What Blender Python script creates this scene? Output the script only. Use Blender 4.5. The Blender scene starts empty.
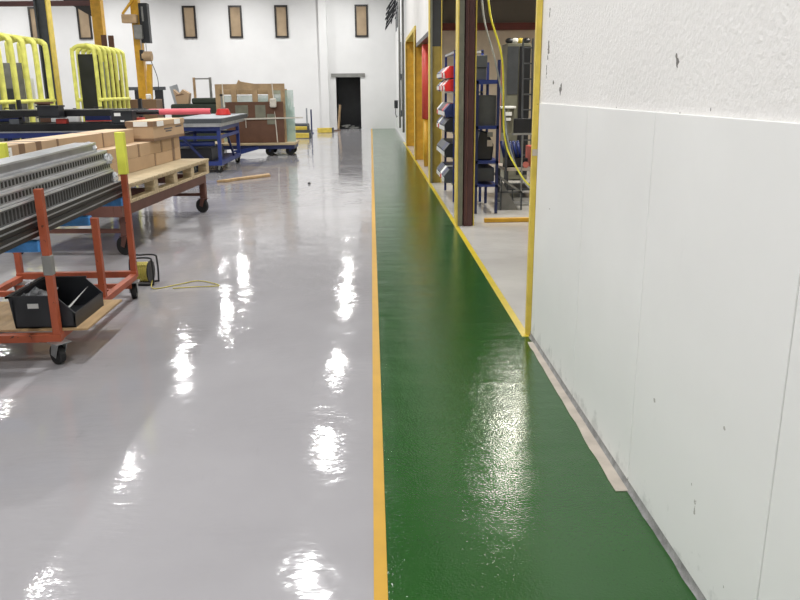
import bpy, bmesh, math, random
from mathutils import Vector, Matrix
random.seed(7)
S = bpy.context.scene
COL = S.collection
PI = math.pi

# ------------------------------------------------------------------ camera
cam_d = bpy.data.cameras.new('camera')
cam = bpy.data.objects.new('camera', cam_d)
COL.objects.link(cam)
S.camera = cam
cam_d.sensor_fit = 'HORIZONTAL'
cam_d.sensor_width = 36.0
cam_d.lens = 765.0 / 800.0 * 36.0
cam_d.clip_start = 0.05
cam_d.clip_end = 200
Rm = Matrix(((0.99927965, 0.01958721, -0.03250431),
             (-0.03653175, 0.26454028, -0.96368245),
             (-0.01027715, 0.9641757, 0.26506527)))
cam.matrix_world = Matrix.Translation((0, 0, 1.6)) @ Rm.to_4x4()

# ------------------------------------------------------------------ world, lamps, exposure
w = bpy.data.worlds.new('world'); S.world = w; w.use_nodes = True
w.node_tree.nodes['Background'].inputs[0].default_value = (0.75, 0.85, 1.0, 1)
w.node_tree.nodes['Background'].inputs[1].default_value = 0.3
S.view_settings.view_transform = 'Standard'
S.view_settings.look = 'None'
S.view_settings.gamma = 1.0
S.view_settings.use_curve_mapping = False
S.view_settings.exposure = 0.0
LAMP_Z = 5.9
LAMP_W = 118.0
def area(name, loc, size, power, color=(1, 1, 1), size_y=None, rot=(0, 0, 0)):
    d = bpy.data.lights.new(name, 'AREA')
    d.energy = power; d.color = color; d.size = size
    if size_y: d.shape = 'RECTANGLE'; d.size_y = size_y
    else: d.shape = 'DISK'
    o = bpy.data.objects.new(name, d); COL.objects.link(o)
    o.location = loc; o.rotation_euler = rot
    return o
LAMPS = []
for lx in (-5.42, -1.1):
    for ly in (-3.0, 1.0, 5.8, 10.6, 15.15, 20.4, 27.0, 31.0):  # lamps behind the camera are added to brighten the near floor and wall
        LAMPS.append((lx, ly))
for lx in (-10.3, -14.6):
    for ly in (6.0, 13.0, 20.0, 26.0, 31.0):  # outer rows are added fill for the left side and far wall
        LAMPS.append((lx, ly))
for lx, ly in LAMPS:
    hb = area('high_bay_and_fill_light', (lx, ly, LAMP_Z), 0.28, LAMP_W * (1.0 if ly < 8 else 1.05 if ly < 25 else 1.22), (1.0, 0.995, 0.985))
    hb.data.spread = math.radians(170)
area('side_room_light', (2.05, 10.0, 3.3), 0.3, 85, (1.0, 0.95, 0.85), 1.5)
area('side_room_light', (3.6, 13.6, 3.3), 0.3, 90, (1.0, 0.95, 0.85), 1.5)
area('side_room_light', (2.3, 20.5, 3.3), 0.25, 30, (1.0, 0.95, 0.85), 1.5)
#area('cool_light', (0.2, 30.2, 5.2), 0.4, 130, (0.78, 0.9, 1.0))

# ------------------------------------------------------------------ materials
def nt(name):
    m = bpy.data.materials.new(name); m.use_nodes = True
    return m, m.node_tree.nodes, m.node_tree.links, m.node_tree.nodes['Principled BSDF']
def c4(c): return (c[0], c[1], c[2], 1)
def srgb(r, g, b):
    f = lambda v: ((v / 255 + .055) / 1.055) ** 2.4 if v > 10 else v / 255 / 12.92
    return (f(r), f(g), f(b))
def mapping(N, L, scale=(1, 1, 1), coord='Object'):
    t = N.new('ShaderNodeTexCoord'); mp = N.new('ShaderNodeMapping')
    mp.inputs['Scale'].default_value = scale
    L.new(t.outputs[coord], mp.inputs['Vector'])
    return mp.outputs['Vector']
def noise(N, L, vec, scale, detail=3, rough=.55):
    n = N.new('ShaderNodeTexNoise'); n.inputs['Scale'].default_value = scale
    n.inputs['Detail'].default_value = detail; n.inputs['Roughness'].default_value = rough
    L.new(vec, n.inputs['Vector'])
    return n.outputs['Fac']
def ramp(N, L, fac, stops):
    r = N.new('ShaderNodeValToRGB'); L.new(fac, r.inputs['Fac'])
    e = r.color_ramp.elements
    while len(e) < len(stops): e.new(.5)
    for k, (p, c) in enumerate(stops):
        e[k].position = p; e[k].color = c4(c) if len(c) == 3 else c
    return r.outputs['Color']
def mixc(N, L, fac, a, b):
    m = N.new('ShaderNodeMix'); m.data_type = 'RGBA'
    if hasattr(fac, 'is_linked'): L.new(fac, m.inputs[0])
    else: m.inputs[0].default_value = fac
    for i, v in ((6, a), (7, b)):
        if hasattr(v, 'is_linked'): L.new(v, m.inputs[i])
        else: m.inputs[i].default_value = c4(v)
    return m.outputs[2]
def bump(N, L, B, h, strength, dist):
    b = N.new('ShaderNodeBump'); b.inputs['Strength'].default_value = strength
    b.inputs['Distance'].default_value = dist
    L.new(h, b.inputs['Height']); L.new(b.outputs['Normal'], B.inputs['Normal'])
    return b
def paint(name, col, rough=.5, metal=0.0, var=.12, scale=6, wear=None, wear_t=.68, bmp=0, alpha=1, stretch=(1, 1, 1)):
    m, N, L, B = nt(name)
    v = mapping(N, L, stretch)
    f = noise(N, L, v, scale)
    dark = tuple(c * (1 - var * 1.6) for c in col); lite = tuple(min(1, c * (1 + var)) for c in col)
    out = ramp(N, L, f, [(.3, dark), (.7, lite)])
    if wear:
        f2 = noise(N, L, v, scale * 5, 5, .65)
        k = ramp(N, L, f2, [(wear_t - .03, (0, 0, 0)), (wear_t + .02, (1, 1, 1))])
        out = mixc(N, L, k, out, wear)
    L.new(out, B.inputs['Base Color'])
    B.inputs['Roughness'].default_value = rough
    B.inputs['Metallic'].default_value = metal
    if bmp: bump(N, L, B, noise(N, L, v, scale * 8), bmp, .004)
    return m

M = {}
M['orange'] = paint('orange_paint', srgb(164, 80, 50), .5, wear=srgb(70, 45, 36), wear_t=.66)
M['brown'] = paint('brown_paint', srgb(104, 66, 56), .5, wear=srgb(60, 45, 40))
M['darkbrown'] = paint('dark_brown_paint', srgb(80, 48, 46), .45)
M['blue'] = paint('blue_paint', srgb(38, 56, 122), .4)
M['blue_dk'] = paint('navy_paint', srgb(30, 42, 88), .45)
M['blue_wrap'] = paint('blue_wrap', srgb(70, 140, 205), .45, var=.2, scale=14, bmp=.5)
M['yellow'] = paint('yellow_paint', srgb(222, 196, 84), .45, wear=srgb(150, 128, 60), wear_t=.72)
M['amber'] = paint('amber_paint', srgb(208, 158, 42), .45)
M['olive'] = paint('olive_paint', srgb(150, 130, 52), .5)
M['lime'] = paint('lime_yellow_foam', srgb(232, 230, 118), .6)
M['sleeve'] = paint('yellow_sleeve', srgb(224, 226, 84), .45, var=.06)
M['black'] = paint('black_plastic', srgb(34, 36, 40), .4)
M['rubber'] = paint('rubber', srgb(30, 30, 30), .7)
M['steel'] = paint('galvanised_steel', srgb(170, 172, 172), .4, .7)
M['alu'] = paint('aluminium', srgb(158, 160, 164), .35, .5, scale=9, stretch=(1, 1, 1))
M['alu_lip_glint'] = paint('aluminium_edge_glint', srgb(205, 207, 210), .3, .4)  # brighter copy of the aluminium, edge glint put into the lip colour
M['alu_dark'] = paint('dull_aluminium', srgb(98, 100, 103), .4, .4)
M['blackalu'] = paint('black_anodised', srgb(14, 15, 17), .42, .0)
M['slot'] = paint('slot_shade', srgb(42, 44, 44), .7)  # dark colour stands in for the shade inside slots and hollow ends
M['wood'] = paint('pallet_wood', srgb(190, 172, 138), .75, var=.2, scale=5, stretch=(1, 8, 8), bmp=.3)
M['wood_dk'] = paint('crate_wood', srgb(182, 154, 118), .75, var=.15, scale=5)
M['ply'] = paint('plywood', srgb(176, 146, 106), .7, var=.15, scale=4, stretch=(6, 1, 1))
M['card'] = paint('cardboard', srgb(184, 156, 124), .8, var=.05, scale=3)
M['card_lit_top'] = paint('cardboard_lit_top', srgb(214, 188, 156), .75, var=.05, scale=3)  # paler copy of the cardboard, light on the tops put into the colour
M['tape'] = paint('brown_tape', srgb(124, 98, 76), .4, var=.05)
M['cardbrown'] = paint('brown_board', srgb(102, 72, 56), .8, var=.08)
M['white'] = paint('white_label', srgb(232, 232, 228), .6, var=.03)
M['ink'] = paint('label_ink', srgb(90, 86, 84), .7, var=.03)
M['red'] = paint('red_plastic', srgb(206, 40, 36), .4)
M['pink'] = paint('pink_wrap', srgb(228, 98, 108), .5, var=.06)
M['curtain'] = paint('red_curtain', srgb(205, 74, 62), .45, var=.08)
M['grey'] = paint('grey_paint', srgb(128, 128, 124), .5)
M['grey_dk'] = paint('dark_grey_plastic', srgb(72, 76, 80), .5)
M['greygreen'] = paint('grey_green_paint', srgb(120, 120, 104), .5)
M['salmon'] = paint('salmon_paint', srgb(206, 120, 108), .6)
M['green_dk'] = paint('dark_green_canvas', srgb(46, 54, 42), .8)
M['rope'] = paint('white_rope', srgb(214, 208, 196), .8)
M['cordyel'] = paint('yellow_cord', srgb(192, 178, 84), .5)
M['hose'] = paint('yellow_hose', srgb(214, 208, 60), .4)
M['tan'] = paint('tan_wall_paint', srgb(206, 192, 172), .8, var=.05)
M['tanglass'] = paint('window_pane_tan', srgb(164, 144, 118), .15, var=.15, scale=1.5)
M['frame'] = paint('window_frame_black', srgb(38, 34, 32), .4)
M['bluegrey'] = paint('grey_blue_panel', srgb(150, 156, 162), .4)

def glassy():
    m, N, L, B = nt('green_glass')
    B.inputs['Base Color'].default_value = c4(srgb(196, 222, 214))
    B.inputs['Roughness'].default_value = .05
    B.inputs['Alpha'].default_value = .38
    return m
M['glass'] = glassy()
def film():
    m, N, L, B = nt('clear_film')
    v = mapping(N, L)
    B.inputs['Base Color'].default_value = c4(srgb(215, 218, 222))
    B.inputs['Roughness'].default_value = .15
    f = noise(N, L, v, 25, 5)
    r = ramp(N, L, f, [(.35, (.35,) * 3), (.6, (.9,) * 3)])
    L.new(r, B.inputs['Alpha'])
    bump(N, L, B, f, 1, .02)
    return m
M['film'] = film()

GRAIN = .36
def floor_mat(name, col, col2, rough, streak=False, ripple=1.0):
    m, N, L, B = nt(name)
    v = mapping(N, L)
    a = noise(N, L, v, .9, 4)
    base = ramp(N, L, a, [(.3, col2), (.7, col)])
    b = noise(N, L, mapping(N, L, (4, .7, 1)), 3.0, 6, .7)
    k = ramp(N, L, b, [(.62, (0, 0, 0)), (.8, (.35, .35, .35))])
    base = mixc(N, L, k, base, tuple(c * .72 for c in col))
    L.new(base, B.inputs['Base Color'])
    r = N.new('ShaderNodeMapRange'); L.new(noise(N, L, v, 2.2, 4), r.inputs[0])
    r.inputs[1].default_value = .3; r.inputs[2].default_value = .7
    r.inputs[3].default_value = rough; r.inputs[4].default_value = rough * 1.7
    L.new(r.outputs[0], B.inputs['Roughness'])
    def madd(a, k, b):
        q = N.new('ShaderNodeMath'); q.operation = 'MULTIPLY_ADD'
        L.new(a, q.inputs[0]); q.inputs[1].default_value = k
        if hasattr(b, 'is_linked'): L.new(b, q.inputs[2])
        else: q.inputs[2].default_value = b
        return q.outputs[0]
    if streak:
        out = madd(noise(N, L, mapping(N, L, (.5, 3.0, 1)), 1.3, 2, .5), 1.6, noise(N, L, v, 4.5, 2, .5))
        out = madd(noise(N, L, v, 120, 1), GRAIN, out)
    else:
        patch = N.new('ShaderNodeMapRange'); L.new(noise(N, L, v, 1.1, 3), patch.inputs[0])
        patch.inputs[1].default_value = .42; patch.inputs[2].default_value = .62; patch.inputs[3].default_value = .15; patch.inputs[4].default_value = 1.0
        rp = noise(N, L, mapping(N, L, (.7, 1.5, 1)), 15, 2, .55)
        mu = N.new('ShaderNodeMath'); mu.operation = 'MULTIPLY'; L.new(rp, mu.inputs[0]); L.new(patch.outputs[0], mu.inputs[1])
        out = madd(mu.outputs[0], .65, noise(N, L, v, 3.5, 2, .5))
    bump(N, L, B, out, 1.0, .0035 * ripple)
    B.inputs['Coat Weight'].default_value = .0
    return m
M['floor'] = floor_mat('grey_epoxy_floor', srgb(167, 165, 168), srgb(156, 154, 157), .05)
M['green'] = floor_mat('green_epoxy_floor', srgb(36, 82, 30), srgb(31, 74, 27), .09, True, .8)
M['green'].node_tree.nodes['Principled BSDF'].inputs['IOR'].default_value = 1.46
M['yline'] = paint('yellow_floor_line', srgb(190, 144, 8), .5, var=.04)
M['yline_b'] = paint('lemon_floor_line', srgb(206, 182, 44), .3, var=.06)
M['roomfloor'] = floor_mat('side_room_floor', srgb(200, 198, 194), srgb(178, 176, 172), .15)

def wall_mat(name, col, rough=.75, bmp=.3, bscale=40, spots=(), spot_col=(.16, .15, .14), dirt=0, foot=False):
    m, N, L, B = nt(name)
    v = mapping(N, L)
    base = ramp(N, L, noise(N, L, v, 1.3, 4), [(.3, tuple(c * .94 for c in col)), (.7, col)])
    if dirt:
        k = ramp(N, L, noise(N, L, mapping(N, L, (3, 3, 1)), 2.5, 7, .75), [(.66, (0, 0, 0)), (.85, (dirt,) * 3)])
        base = mixc(N, L, k, base, srgb(120, 118, 112))
    if foot:
        sp = N.new('ShaderNodeSeparateXYZ'); t0 = N.new('ShaderNodeTexCoord'); L.new(t0.outputs['Object'], sp.inputs[0])
        q = N.new('ShaderNodeMath'); q.operation = 'MULTIPLY_ADD'
        L.new(noise(N, L, v, 9, 5, .65), q.inputs[0]); q.inputs[1].default_value = -.55; L.new(sp.outputs['Z'], q.inputs[2])
        k = ramp(N, L, q.outputs[0], [(0, (1, 1, 1)), (.01, (0, 0, 0))])
        mr = N.new('ShaderNodeMapRange'); L.new(q.outputs[0], mr.inputs[0])
        mr.inputs[1].default_value = -.28; mr.inputs[2].default_value = -.20; mr.inputs[3].default_value = .5; mr.inputs[4].default_value = 0
        base = mixc(N, L, mr.outputs[0], base, srgb(176, 178, 176))
    if spots:
        nz = noise(N, L, v, 45, 3)
        acc = None
        for (sy, sz, ry, rz) in spots:
            mp = N.new('ShaderNodeMapping'); t = N.new('ShaderNodeTexCoord')
            L.new(t.outputs['Object'], mp.inputs['Vector'])
            mp.inputs['Location'].default_value = (0, -sy / ry, -sz / rz)
            mp.inputs['Scale'].default_value = (0, 1 / ry, 1 / rz)
            ln = N.new('ShaderNodeVectorMath'); ln.operation = 'LENGTH'
            L.new(mp.outputs['Vector'], ln.inputs[0])
            ad = N.new('ShaderNodeMath'); ad.operation = 'MULTIPLY_ADD'
            L.new(nz, ad.inputs[0]); ad.inputs[1].default_value = 2.4; L.new(ln.outputs['Value'], ad.inputs[2])
            lt = N.new('ShaderNodeMath'); lt.operation = 'LESS_THAN'; L.new(ad.outputs[0], lt.inputs[0]); lt.inputs[1].default_value = 1.75
            if acc is None: acc = lt.outputs[0]
            else:
                mx = N.new('ShaderNodeMath'); mx.operation = 'MAXIMUM'
                L.new(acc, mx.inputs[0]); L.new(lt.outputs[0], mx.inputs[1]); acc = mx.outputs[0]
        base = mixc(N, L, acc, base, spot_col)
    L.new(base, B.inputs['Base Color']); B.inputs['Roughness'].default_value = rough
    n1 = noise(N, L, v, bscale, 5, .6)
    bump(N, L, B, n1, bmp, .01)
    return m
M['wall_block'] = wall_mat('painted_block_wall', srgb(236, 234, 231), .6, .5, 45,
    spots=[(4.32, 1.60, .035, .05), (4.5, 1.63, .02, .02), (4.66, 1.82, .03, .10), (4.69, 1.7, .02, .06), (4.66, 2.02, .02, .04),
           (2.68, 1.68, .022, .025), (2.69, 1.70, .01, .012), (1.88, 1.54, .008, .008), (3.32, 1.515, .012, .01), (2.38, 1.53, .008, .012),
           (2.62, 1.515, .008, .006), (4.5, 1.36, .01, .01)], dirt=.25)
M['wall_panel'] = wall_mat('white_wall_panel', srgb(237, 237, 235), .45, .06, 8,
    spots=[(2.19, .28, .014, .045), (2.23, .34, .01, .02), (4.42, .92, .03, .006), (2.6, .48, .012, .01), (2.05, .62, .01, .008), (1.95, .15, .012, .012)],
    spot_col=srgb(178, 175, 170), dirt=.12, foot=True)
M['wall_far'] = wall_mat('white_far_wall', srgb(221, 221, 220), .7, .1, 12)
M['ceil'] = wall_mat('grey_ceiling', srgb(120, 120, 120), .8, .1, 12)
M['conc'] = wall_mat('dark_concrete', srgb(134, 128, 120), .85, .8, 14, dirt=.6)
M['strip_tan'] = paint('bare_concrete_strip', srgb(186, 176, 164), .8, scale=10, var=.1)
M['strip_grey'] = paint('grey_sealant', srgb(132, 132, 130), .5, scale=20, var=.25, bmp=.6)
M['rust'] = paint('rust_primer', srgb(104, 44, 36), .6)

# ------------------------------------------------------------------ mesh helpers
class MB:
    def __init__(s): s.bm = bmesh.new()
    def box(s, x0, x1, y0, y1, z0, z1, mi=0):
        r = bmesh.ops.create_cube(s.bm, size=1)
        for v in r['verts']:
            v.co = Vector(((x0 + x1) / 2 + v.co.x * (x1 - x0), (y0 + y1) / 2 + v.co.y * (y1 - y0), (z0 + z1) / 2 + v.co.z * (z1 - z0)))
        if mi:
            for f in {f for v in r['verts'] for f in v.link_faces}: f.material_index = mi
        return r['verts']
    def bar(s, a, b, wd, ht, mi=0, up=(0, 0, 1)):
        a = Vector(a); b = Vector(b); d = (b - a); ln = d.length; d.normalize()
        u = Vector(up)
        if abs(d.dot(u)) > .98: u = Vector((0, 1, 0))
        sx = d.cross(u).normalized(); sz = sx.cross(d).normalized()
        r = bmesh.ops.create_cube(s.bm, size=1)
        mid = (a + b) / 2
        for v in r['verts']:
            v.co = mid + sx * (v.co.x * wd) + d * (v.co.y * ln) + sz * (v.co.z * ht)
        if mi:
            for f in {f for v in r['verts'] for f in v.link_faces}: f.material_index = mi
        return s
    def cyl(s, a, b, r, n=16, r2=None, mi=0):
        a = Vector(a); b = Vector(b); d = b - a
        q = d.to_track_quat('Z', 'Y').to_matrix().to_4x4()
        o = bmesh.ops.create_cone(s.bm, cap_ends=True, segments=n, radius1=r, radius2=r if r2 is None else r2, depth=d.length,
                                  matrix=Matrix.Translation((a + b) / 2) @ q)
        if mi:
            for f in {f for v in o['verts'] for f in v.link_faces}: f.material_index = mi
        return s
    def tube(s, pts, r, n=8):
        pts = [Vector(p) for p in pts]; rings = []
        up = None
        for i, p in enumerate(pts):
            t = (pts[min(i + 1, len(pts) - 1)] - pts[max(i - 1, 0)]).normalized()
            if up is None:
                up = t.orthogonal().normalized()
            up = (up - t * up.dot(t)).normalized(); sd = t.cross(up)
            rings.append([s.bm.verts.new(p + (up * math.cos(k * 2 * PI / n) + sd * math.sin(k * 2 * PI / n)) * r) for k in range(n)])
        for a, b in zip(rings, rings[1:]):
            for k in range(n): s.bm.faces.new((a[k], a[(k + 1) % n], b[(k + 1) % n], b[k]))
        s.bm.faces.new(rings[0][::-1]); s.bm.faces.new(rings[-1])
        return s
    def torus(s, c, R, r, axis='X', n=24, m=8, a0=0, a1=2 * PI):
        pts = []
        for k in range(n + 1):
            a = a0 + (a1 - a0) * k / n
            o = {'X': (0, math.cos(a) * R, math.sin(a) * R), 'Y': (math.cos(a) * R, 0, math.sin(a) * R), 'Z': (math.cos(a) * R, math.sin(a) * R, 0)}[axis]
            pts.append(Vector(c) + Vector(o))
        return s.tube(pts, r, m)
    def poly(s, pts, off, mi=0):
        """extrude a planar polygon by vector off"""
        off = Vector(off)
        a = [s.bm.verts.new(Vector(p)) for p in pts]; b = [s.bm.verts.new(Vector(p) + off) for p in pts]
        n = len(pts); fs = [s.bm.faces.new(a[::-1]), s.bm.faces.new(b)]
        for k in range(n): fs.append(s.bm.faces.new((a[k], a[(k + 1) % n], b[(k + 1) % n], b[k])))
        for f in fs: f.material_index = mi
        return s
    def build(s, name, mat, parent=None, bevel=0.0, smooth=False, loc=None, rotz=0):
        bmesh.ops.recalc_face_normals(s.bm, faces=s.bm.faces[:])
        me = bpy.data.meshes.new(name); s.bm.to_mesh(me); s.bm.free()
        for mm in (mat if isinstance(mat, (list, tuple)) else [mat]): me.materials.append(M[mm] if isinstance(mm, str) else mm)
        if smooth:
            for p in me.polygons: p.use_smooth = True
        o = bpy.data.objects.new(name, me); COL.objects.link(o)
        if parent: o.parent = parent
        if loc: o.location = loc
        if rotz: o.rotation_euler = (0, 0, rotz)
        if bevel:
            b = o.modifiers.new('bevel', 'BEVEL'); b.width = bevel; b.segments = 2; b.limit_method = 'ANGLE'
        return o
def tag(o, label, cat, group=None):
    o['label'] = label; o['category'] = cat
    if group: o['group'] = group
    return o
def struct(o, label=None, cat=None):
    o['kind'] = 'structure'
    if label: o['label'] = label
    if cat: o['category'] = cat
    return o
def thing(name, label, cat, loc=(0, 0, 0), rotz=0, group=None):
    o = bpy.data.objects.new(name, None); COL.objects.link(o)
    o.location = loc; o.rotation_euler = (0, 0, rotz); o.empty_display_size = .1
    return tag(o, label, cat, group)
def copy_tree(o, loc, rotz=None, label=None, parent=None):
    c = o.copy(); COL.objects.link(c)
    if parent: c.parent = parent
    else:
        c.location = loc
        if rotz is not None: c.rotation_euler = (0, 0, rotz)
        if label: c['label'] = label
    for ch in [k for k in bpy.data.objects if k.parent == o]:
        copy_tree(ch, None, parent=c)
    return c
def B1(x0, x1, y0, y1, z0, z1):
    m = MB(); m.box(x0, x1, y0, y1, z0, z1); return m

# ------------------------------------------------------------------ setting
XW = 1.04          # face of the right-hand wall
YF = 33.5          # face of the far wall
struct(B1(-17, 7.0, -4, YF + .3, -.2, 0).build('floor', 'floor'), 'light grey glossy epoxy floor of the workshop', 'floor')
struct(B1(.02, .985, -4, YF, 0.0, .003).build('floor', 'green'), 'green painted walkway along the right wall', 'floor')
struct(B1(.975, XW, -4, 4.82, 0.0, .0031).build('floor', 'green'), 'green paint running up to the right wall', 'floor')
struct(B1(-.023, .023, -4, YF, 0.0, .005).build('trim_1', 'yline'), 'yellow line between grey floor and green walkway', 'floor line')
struct(B1(.975, 1.025, 4.82, 24.5, 0.0, .006).build('trim_2', 'yline_b'), 'yellow strip along the open side of the walkway', 'floor line')
struct(B1(1.025, 6.9, 4.9, 24.5, 0.0, .004).build('floor', 'roomfloor'), 'pale concrete floor of the side room', 'floor')
struct(B1(-17, 7.0, -4, YF + .3, 6.6, 6.8).build('ceiling', 'ceil'))
struct(B1(-17.3, -17, -4, YF + .3, 0, 6.6).build('wall_left', 'wall_far'))
struct(B1(-17.3, 7.3, -4.3, -4, 0, 6.6).build('wall_back', 'wall_far'))
m = MB()
m.box(-17, -1.47, YF, YF + .3, 0, 6.6); m.box(-.44, XW, YF, YF + .3, 0, 6.6); m.box(-1.47, -.44, YF, YF + .3, 2.13, 6.6)
struct(m.build('wall_far', 'wall_far'), 'white far wall with high slit windows', 'wall')
struct(B1(-2.1, -1.77, YF - .22, YF, 0, 6.6).build('trim_3', 'wall_far'), 'white pilaster beside the far doorway', 'pilaster')
# right wall: block wall above, panels below
m = MB(); m.box(XW, 1.3, -4, 4.86, 0, 6.6)
struct(m.build('wall_right', 'wall_block'), 'rough white painted wall on the right', 'wall')
ys = [-4, -.6, .55, 1.765, 2.815, 3.715, 4.80]
for k in range(len(ys) - 1):
    o = B1(XW - .012, XW - .0002, ys[k] + .003, ys[k + 1] - .003, .035, 1.512).build('trim_%d' % (4 + k), 'wall_panel', bevel=.002)
    struct(o, 'smooth white panel on lower right wall', 'wall panel')
struct(B1(XW, 1.3, 4.87, 13.5, 3.25, 6.6).build('wall_right_upper', 'wall_block'))
struct(B1(XW, 1.19, 13.86, 18.18, 2.58, 6.6).build('wall_right_header', 'wall_block'), 'white wall above the third bay', 'wall')
struct(B1(XW, 1.3, 18.2, 22.9, 2.98, 6.6).build('wall_right_header', 'wall_block'), 'white wall above the fourth bay', 'wall')
struct(B1(XW, 1.3, 22.9, YF + .3, 0, 6.6).build('wall_right_end', 'wall_far'), 'white wall at far end of walkway', 'wall')
struct(B1(XW - .005, XW + .15, 13.88, 18.15, 2.52, 2.60).build('trim_10', 'black'), 'dark steel lintel over third bay', 'lintel')
struct(B1(XW - .03, XW + .2, 18.25, 22.85, 2.90, 2.99).build('trim_11', 'yellow'), 'yellow steel lintel over fourth bay', 'lintel')
# side room shell
struct(B1(1.3, 7.0, 17.6, 17.8, 0, 2.83).build('wall_side_room_far', 'tan'), 'tan wall at back of side room', 'wall')
struct(B1(1.3, 7.0, 17.55, 17.8, 2.97, 6.6).build('wall_side_room_upper', 'conc'), 'dark rough concrete above maroon beam', 'wall')
struct(B1(1.3, 7.0, 17.4, 17.8, 2.83, 2.97).build('trim_12', 'rust'), 'maroon steel beam across side room', 'beam')
struct(B1(6.9, 7.1, 4.6, 24.6, 0, 6.6).build('wall_side_room_right', 'tan'))
struct(B1(1.3, 7.0, 4.6, 4.86, 0, 6.6).build('wall_side_room_near', 'tan'))
struct(B1(1.3, 7.0, 24.5, 24.7, 0, 6.6).build('wall_side_room_end', 'tan'))
struct(B1(1.3, 6.9, 4.86, 17.4, 3.9, 4.0).build('ceiling_side_room', 'conc'))
# base of the wall: grey sealant and a strip of bare concrete
m = MB(); random.seed(3)
prev = None; n = 60
for k in range(n + 1):
    y = -1 + 5.82 * k / n
    wdt = .006 + .008 * random.random()
    a = m.bm.verts.new((XW - .011, y, .045 + .006 * random.random())); b = m.bm.verts.new((XW - .013, y, .006)); c = m.bm.verts.new((XW - .013 - wdt, y, .0045))
    if prev: m.bm.faces.new((prev[0], a, b, prev[1])); m.bm.faces.new((prev[1], b, c, prev[2]))
    prev = (a, b, c)
struct(m.build('baseboard_right', 'strip_grey', smooth=True), 'grey sealant bead at the foot of the right wall', 'baseboard')
m = MB(); pts_o = []; pts_i = []
for k in range(21):
    y = 2.78 + 1.92 * k / 20
    t = k / 20
    pts_i.append((1.021, y, .004)); pts_o.append((.968 + .02 * t + random.uniform(-.004, .004), y, .004))
m.poly(pts_i + pts_o[::-1], (0, 0, .003))
struct(m.build('trim_13', 'strip_tan'), 'bare concrete strip left unpainted beside right wall', 'floor strip')

# far windows
for k, (px, dx) in enumerate([(-13.81, 0), (-11.87, 0), (-7.63, 0), (-5.76, 0), (-3.89, 0), (-0.61, 0)]):
    x0 = px; x1 = px + .54; z0, z1 = 3.72, 4.98
    m = MB(); t = .07
    m.box(x0, x0 + t, YF - .06, YF + .02, z0, z1); m.box(x1 - t, x1, YF - .06, YF + .02, z0, z1)
    m.box(x0 + t, x1 - t, YF - .06, YF + .02, z0, z0 + t); m.box(x0 + t, x1 - t, YF - .06, YF + .02, z1 - t, z1)
    o = struct(m.build('window_%d' % (k + 1), 'frame'), 'narrow slit window high on the far wall', 'window')
    B1(x0 + t, x1 - t, YF - .025, YF - .01, z0 + t, z1 - t).build('pane', 'tanglass', o)
# far doorway: recess walls coloured black to stand in for the unlit inside
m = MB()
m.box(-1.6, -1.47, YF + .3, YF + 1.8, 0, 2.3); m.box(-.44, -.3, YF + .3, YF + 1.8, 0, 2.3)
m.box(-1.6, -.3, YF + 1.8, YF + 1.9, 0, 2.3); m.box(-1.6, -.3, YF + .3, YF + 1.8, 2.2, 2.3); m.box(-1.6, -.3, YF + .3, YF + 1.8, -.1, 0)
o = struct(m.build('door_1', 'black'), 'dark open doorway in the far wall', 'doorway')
B1(-1.66, -.24, YF - .06, YF - .001, 2.14, 2.28).build('lintel', 'grey', o)
m = MB(); m.bar((-1.42, YF + .05, .01), (-1.33, YF + .25, 1.0), .05, .12)
tag(m.build('leaning_board', 'wood_dk'), 'pale board leaning inside left jamb of far doorway', 'board')
m = MB()
for k in range(9):
    x = random.uniform(-1.2, -.6); y = YF + random.uniform(.1, .6); a = random.uniform(0, 3); l = random.uniform(.1, .22)
    m.bar((x - l * math.cos(a), y - l * math.sin(a) * .4, .03 + .04 * (k % 3)), (x + l * math.cos(a), y + l * math.sin(a) * .4, .05 + .05 * (k % 3)), .06, .05)
o = tag(m.build('scrap_heap', 'grey'), 'grey rubble heaped on floor inside far doorway', 'rubble'); o['kind'] = 'stuff'

# ------------------------------------------------------------------ columns of the right-hand side
def h_column(name, label, y, z1, web, flange, web2=None, zsplit=None, w_=.2):
    t = thing(name, label, 'column', (1.0, y, 0), group='steel columns along the walkway')
    m = MB(); m.box(0, .012, 0, .28, .005, z1); m.build('flange', flange, t)
    m = MB(); m.box(w_, w_ + .012, 0, .28, .005, z1); m.build('flange', flange, t)
    if zsplit:
        m = MB(); m.box(.012, w_, .05, .064, .005, zsplit); m.build('web', web2, t)
        m = MB(); m.box(.012, w_, .05, .064, zsplit, z1); m.build('web', web, t)
    else:
        m = MB(); m.box(.012, w_, .05, .064, .005, z1); m.build('web', web, t)
    return t
t = h_column('steel_column', 'dark brown steel column with thin yellow edges, nearest of the columns', 9.12, 3.25, 'darkbrown', 'yellow')
B1(.014, .07, -.0, .045, .005, 3.25).build('channel', 'greygreen', t)['label'] = 'grey-green channel'
B1(.085, .19, -.01, .045, .005, 3.25).build('cover_plate', 'darkbrown', t)
m = MB(); m.cyl((.115, -.016, .01), (.115, -.016, 3.2), .006, 8); m.build('conduit', 'brown', t)
t = h_column('steel_column', 'yellow steel column painted black above head height, beside the shelf unit', 13.55, 3.25, 'black', 'yellow', 'olive', 2.3)
B1(.014, .05, 0, .045, .005, 3.25).build('channel', 'greygreen', t)
h_column('steel_column', 'amber steel column left of the red strip curtain', 18.2, 2.9, 'amber', 'yellow')
h_column('steel_column', 'amber steel column farthest down the walkway', 22.75, 2.9, 'amber', 'yellow', w_=.24)
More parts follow.
